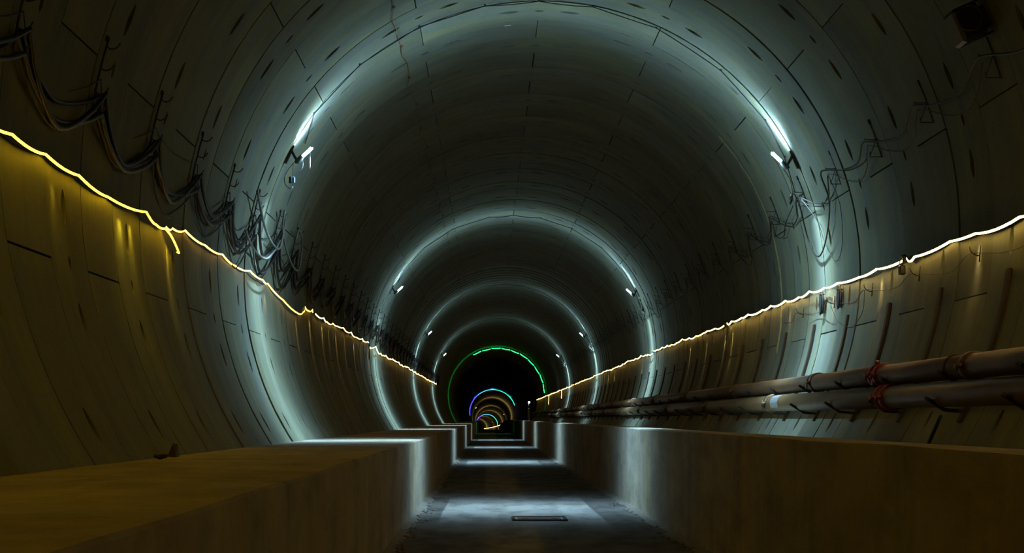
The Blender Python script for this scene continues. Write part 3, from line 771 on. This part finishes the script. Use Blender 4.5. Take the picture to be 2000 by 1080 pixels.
# far stretch beyond the blue arch: warm rope on the right wall and warm work lamps
pts = [W(y, 92, 4.30) for y in [430 + 6 * i for i in range(66)]]
rope(pts, 'led_farwarm', 'tiny bright rope light curving away at the far end of the tunnel', r=.045, group='rope lights deep in the tunnel')
pts = [W(y, 92, 4.30) for y in [268 + 5 * i for i in range(6)]]
for k, y in enumerate((318, 400, 470, 600, 680)):
    o = copy_tree(protoL if k % 2 == 0 else protoR); base = W(y, -61.6 if k % 2 == 0 else 62.8, 4.385); o.location = base
    tag(o, '%s tiny warm lamp beyond the blue arch' % ORD[k], 'lamp', 'far warm lamps')
    beam('far_lamp_glow', base + Vector(((1 if k % 2 == 0 else -1) * .25, -.09, -.10)), Vector(((1 if k % 2 == 0 else -1), 0, -.5)).normalized(), 3600, (1, .6, .20), 3.0)
    for ch in o.children:
        if ch.name.startswith('tube'):
            ch.data = ch.data.copy(); ch.data.materials[0] = M['tubefar']

# post with a small white light on the right, beyond the lamps
r_ = root('marker_post', (2.85, 104, 1.235)); tag(r_, 'slim pale post with a small white light on the far right parapet', 'post')
r_.location.x = 2.47 + .5; r_.location.z = 1.0
bm = bmesh.new(); box(bm, (0, 0, .6), .16, .14, 1.1, bevel=.02); link('body', mesh_of(bm, 'post_body', 'label', False), r_)
bm = bmesh.new(); tube(bm, [(0, 0, 1.1), (0, 0, 1.5)], .03, 8); link('stem', mesh_of(bm, 'post_stem', 'steel'), r_)
bm = bmesh.new(); bmesh.ops.create_uvsphere(bm, u_segments=10, v_segments=6, radius=.07, matrix=Matrix.Translation((.03, -.02, 1.57))); link('light', mesh_of(bm, 'post_light', 'smalltube'), r_)
# small bracket frame beside the green arch
r_ = root('arm_bracket', W(125, 82, 4.3)); tag(r_, 'small angled bracket beside the lower end of the green arch', 'bracket')
bm = bmesh.new(); between(bm, (0, 0, 0), (-.6, 0, .05), .06, .06); between(bm, (-.6, 0, .05), (-.62, 0, .35), .06, .06); link('arm', mesh_of(bm, 'bracket_arm', 'greycable', False), r_)

# ------------------------------------------------------------ pipe supports
def make_support():
    r = root('pipe_support', (0, 0, 0))
    bm = bmesh.new(); t0, t1 = 97.6, 118.6; n = 12
    for i in range(n):
        a, b = math.radians(t0 + (t1 - t0) * i / n), math.radians(t0 + (t1 - t0) * (i + 1) / n)
        rr_ = R - .022
        pa, pb_ = Vector((rr_ * math.sin(a), 0, rr_ * math.cos(a))), Vector((rr_ * math.sin(b), 0, rr_ * math.cos(b)))
        dd = (pb_ - pa) * .01
        between(bm, pa - dd, pb_ + dd, .085, .036)
    link('channel', mesh_of(bm, 'support_channel', 'rail', False), r)
    def L(x, z): return Vector((x - CX, 0, z - CZ))
    bm = bmesh.new(); between(bm, L(4.72, 1.455), L(4.50, 1.475), .05, .035); between(bm, L(4.51, 1.470), L(4.33, 1.585), .05, .032); between(bm, L(4.325, 1.575), L(4.335, 1.60), .055, .045)
    link('lower_arm', mesh_of(bm, 'support_lower_arm', 'steel', False), r)
    bm = bmesh.new(); between(bm, L(4.87, 1.725), L(4.62, 1.745), .05, .035); between(bm, L(4.63, 1.740), L(4.455, 1.85), .05, .032); between(bm, L(4.45, 1.84), L(4.46, 1.865), .055, .045)
    link('upper_arm', mesh_of(bm, 'support_upper_arm', 'steel', False), r)
    bm = bmesh.new(); tube(bm, [L(4.86, 1.80) + Vector((0, .03, 0)), L(4.86, 1.80) + Vector((0, -.06, 0))], .015, 6); link('bolt', mesh_of(bm, 'support_bolt', 'steel'), r)
    return r
ps = make_support()
for i in range(47):
    y = 9.75 + HS * i
    o = ps if i == 0 else copy_tree(ps); o.location = (CX, y, CZ)
    if i < 12: lab = '%s curved brown wall channel with two arms carrying the right pipes' % ORD[i]
    else:
        b, nm = [(q, n) for q, n in ((12, ''), (17, 'second'), (28, 'third'), (39, 'fourth')) if i >= q][-1]
        lab = ('%s pipe support past the %s right lamp, small curved channel' % (ORD[i - b].replace('nearest', 'first'), nm)) if nm else '%s brown wall channel with pipe arms before the second right lamp' % ['fifth last', 'fourth last', 'third last', 'second last', 'last'][i - b]
    tag(o, lab, 'support', 'pipe supports on the right wall')
# ------------------------------------------------------------ pipes
def make_pipe(x, z, r, mat, label, joints, red, clamps, end=150):
    o = root('water_pipe', (x, 6, z)); tag(o, label, 'pipe', 'pipes on the right wall')
    js = [2.0] + joints + [end]
    for a, b in zip(js, js[1:]):
        bm = bmesh.new(); L_ = b - a - .012
        prof = [(0, r - .01), (.01, r), (L_ - .01, r), (L_, r - .01)]
        tube(bm, [(0, t, 0) for t, _ in prof], [q for _, q in prof], 28)
        me = mesh_of(bm, 'pipe_section', mat)
        for e in me.polygons: pass
        link('pipe_section', me, o, (0, a + .006 - 6, 0))
    def ringm(rad, th, wd, mt, lug=True):
        bm = bmesh.new(); n = 28
        tube(bm, [(0, -wd, 0), (0, -wd * .9, 0), (0, wd * .9, 0), (0, wd, 0)], [rad, rad + th, rad + th, rad], n, False)
        if lug:
            for s in (-1, 1): box(bm, (s * (rad + th + .01), 0, .0), .05, wd * 2.0, .045); tube(bm, [(s * (rad + th + .02), 0, -.05), (s * (rad + th + .02), 0, .05)], .01, 6)
        return mesh_of(bm, 'coupling', mt)
    cp = ringm(r, .022, .055, mat); rd = ringm(r, .028, .045, 'red')
    for y in joints:
        if any(abs(y - q) < .3 for q in red):
            for d_ in (-.11, .11): link('red_coupling', rd, o, (0, y + d_ - 6, 0))
        else: link('coupling', cp, o, (0, y - 6, 0))
    bm = bmesh.new(); ub = [Vector((-(r + .01), 0, -.10)), Vector((-(r + .01), 0, 0))] + [Vector(((r + .01) * math.cos(a), 0, (r + .01) * math.sin(a))) for a in [math.pi - math.pi * j / 10 for j in range(11)]] + [Vector((r + .01, 0, -.10))]
    tube(bm, ub, .010, 6); um = mesh_of(bm, 'u_bolt', 'steel')
    for y in clamps: link('u_bolt', um, o, (0, y - 6, 0))
    return o
ju = [10.2, 13.4, 19.72] + [19.72 + 6.24 * i for i in range(1, 20)]
ju = sorted(ju + [16.5])
jl = sorted([9.4, 15.8, 22.25] + [22.25 + 6.24 * i for i in range(1, 19)])
up = make_pipe(4.62, 1.89, .12, 'pipe', 'upper brown pipe running along the right wall', ju, [16.5], [19.86, 26.1, 13.9])
lo = make_pipe(4.50, 1.625, .125, 'pipe2', 'lower olive brown pipe running along the right wall above the parapet', jl, [15.8], [22.4, 28.7])
# white sticker band on the lower pipe, with illegible print
bm = bmesh.new(); rr_ = .1262
for i in range(10):
    a, b = math.radians(95 + 12 * i), math.radians(95 + 12 * (i + 1))
    q = [(rr_ * math.cos(a), 0, rr_ * math.sin(a)), (rr_ * math.cos(a), .55, rr_ * math.sin(a)), (rr_ * math.cos(b), .55, rr_ * math.sin(b)), (rr_ * math.cos(b), 0, rr_ * math.sin(b))]
    bm.faces.new([bm.verts.new(p) for p in q])
st = link('sticker', mesh_of(bm, 'sticker', 'label'), lo, (0, 21.35 - 6, 0)); st['label'] = 'white sticker wrapped round the pipe'
bm = bmesh.new()
rr_ = .1270
for row in range(2):
    for j in range(7):
        a = math.radians(140 + row * 14); b = a + math.radians(rnd.uniform(4, 7)); y = .06 + j * .065 + rnd.uniform(-.01, .01)
        q = [(rr_ * math.cos(a), y, rr_ * math.sin(a)), (rr_ * math.cos(a), y + .03, rr_ * math.sin(a)), (rr_ * math.cos(b), y + .03, rr_ * math.sin(b)), (rr_ * math.cos(b), y, rr_ * math.sin(b))]
        bm.faces.new([bm.verts.new(p) for p in q])
link('print_marks', mesh_of(bm, 'print_marks', 'blue', False), st)
# red valve rig on the upper pipe
bm = bmesh.new(); tube(bm, [(-.06, 0, .10), (-.07, -.02, .17)], .03, 8); tube(bm, [(-.12, .02, .02), (-.19, -.05, .0)], .022, 8); tube(bm, [(-.19, -.05, 0), (-.20, -.16, .03)], .009, 6); box(bm, (-.10, 0, -.07), .06, .1, .10, bevel=.01)
v_ = link('valve', mesh_of(bm, 'valve', 'red'), up, (0, 16.5 - 6, 0)); v_['label'] = 'red clamp valve with a small lever'
# straps hanging between the red couplings
bm = bmesh.new(); tube(bm, smooth_pts([(-.06, 0, -.12), (-.09, .02, -.2), (-.05, .05, -.26)], 3), .012, 6)
link('strap', mesh_of(bm, 'strap', 'red'), up, (0, 16.3 - 6, 0))
# narrow bluish rod leaning in the gutter below the pipes
bm = bmesh.new(); between(bm, W(14.4, 118.0, 4.33), W(14.1, 124.5, 4.30), .03, .03)
tag(link('leaning_rod', mesh_of(bm, 'leaning_rod', 'blue', False)), 'bluish rod leaning against the right wall below the lower pipe', 'rod')
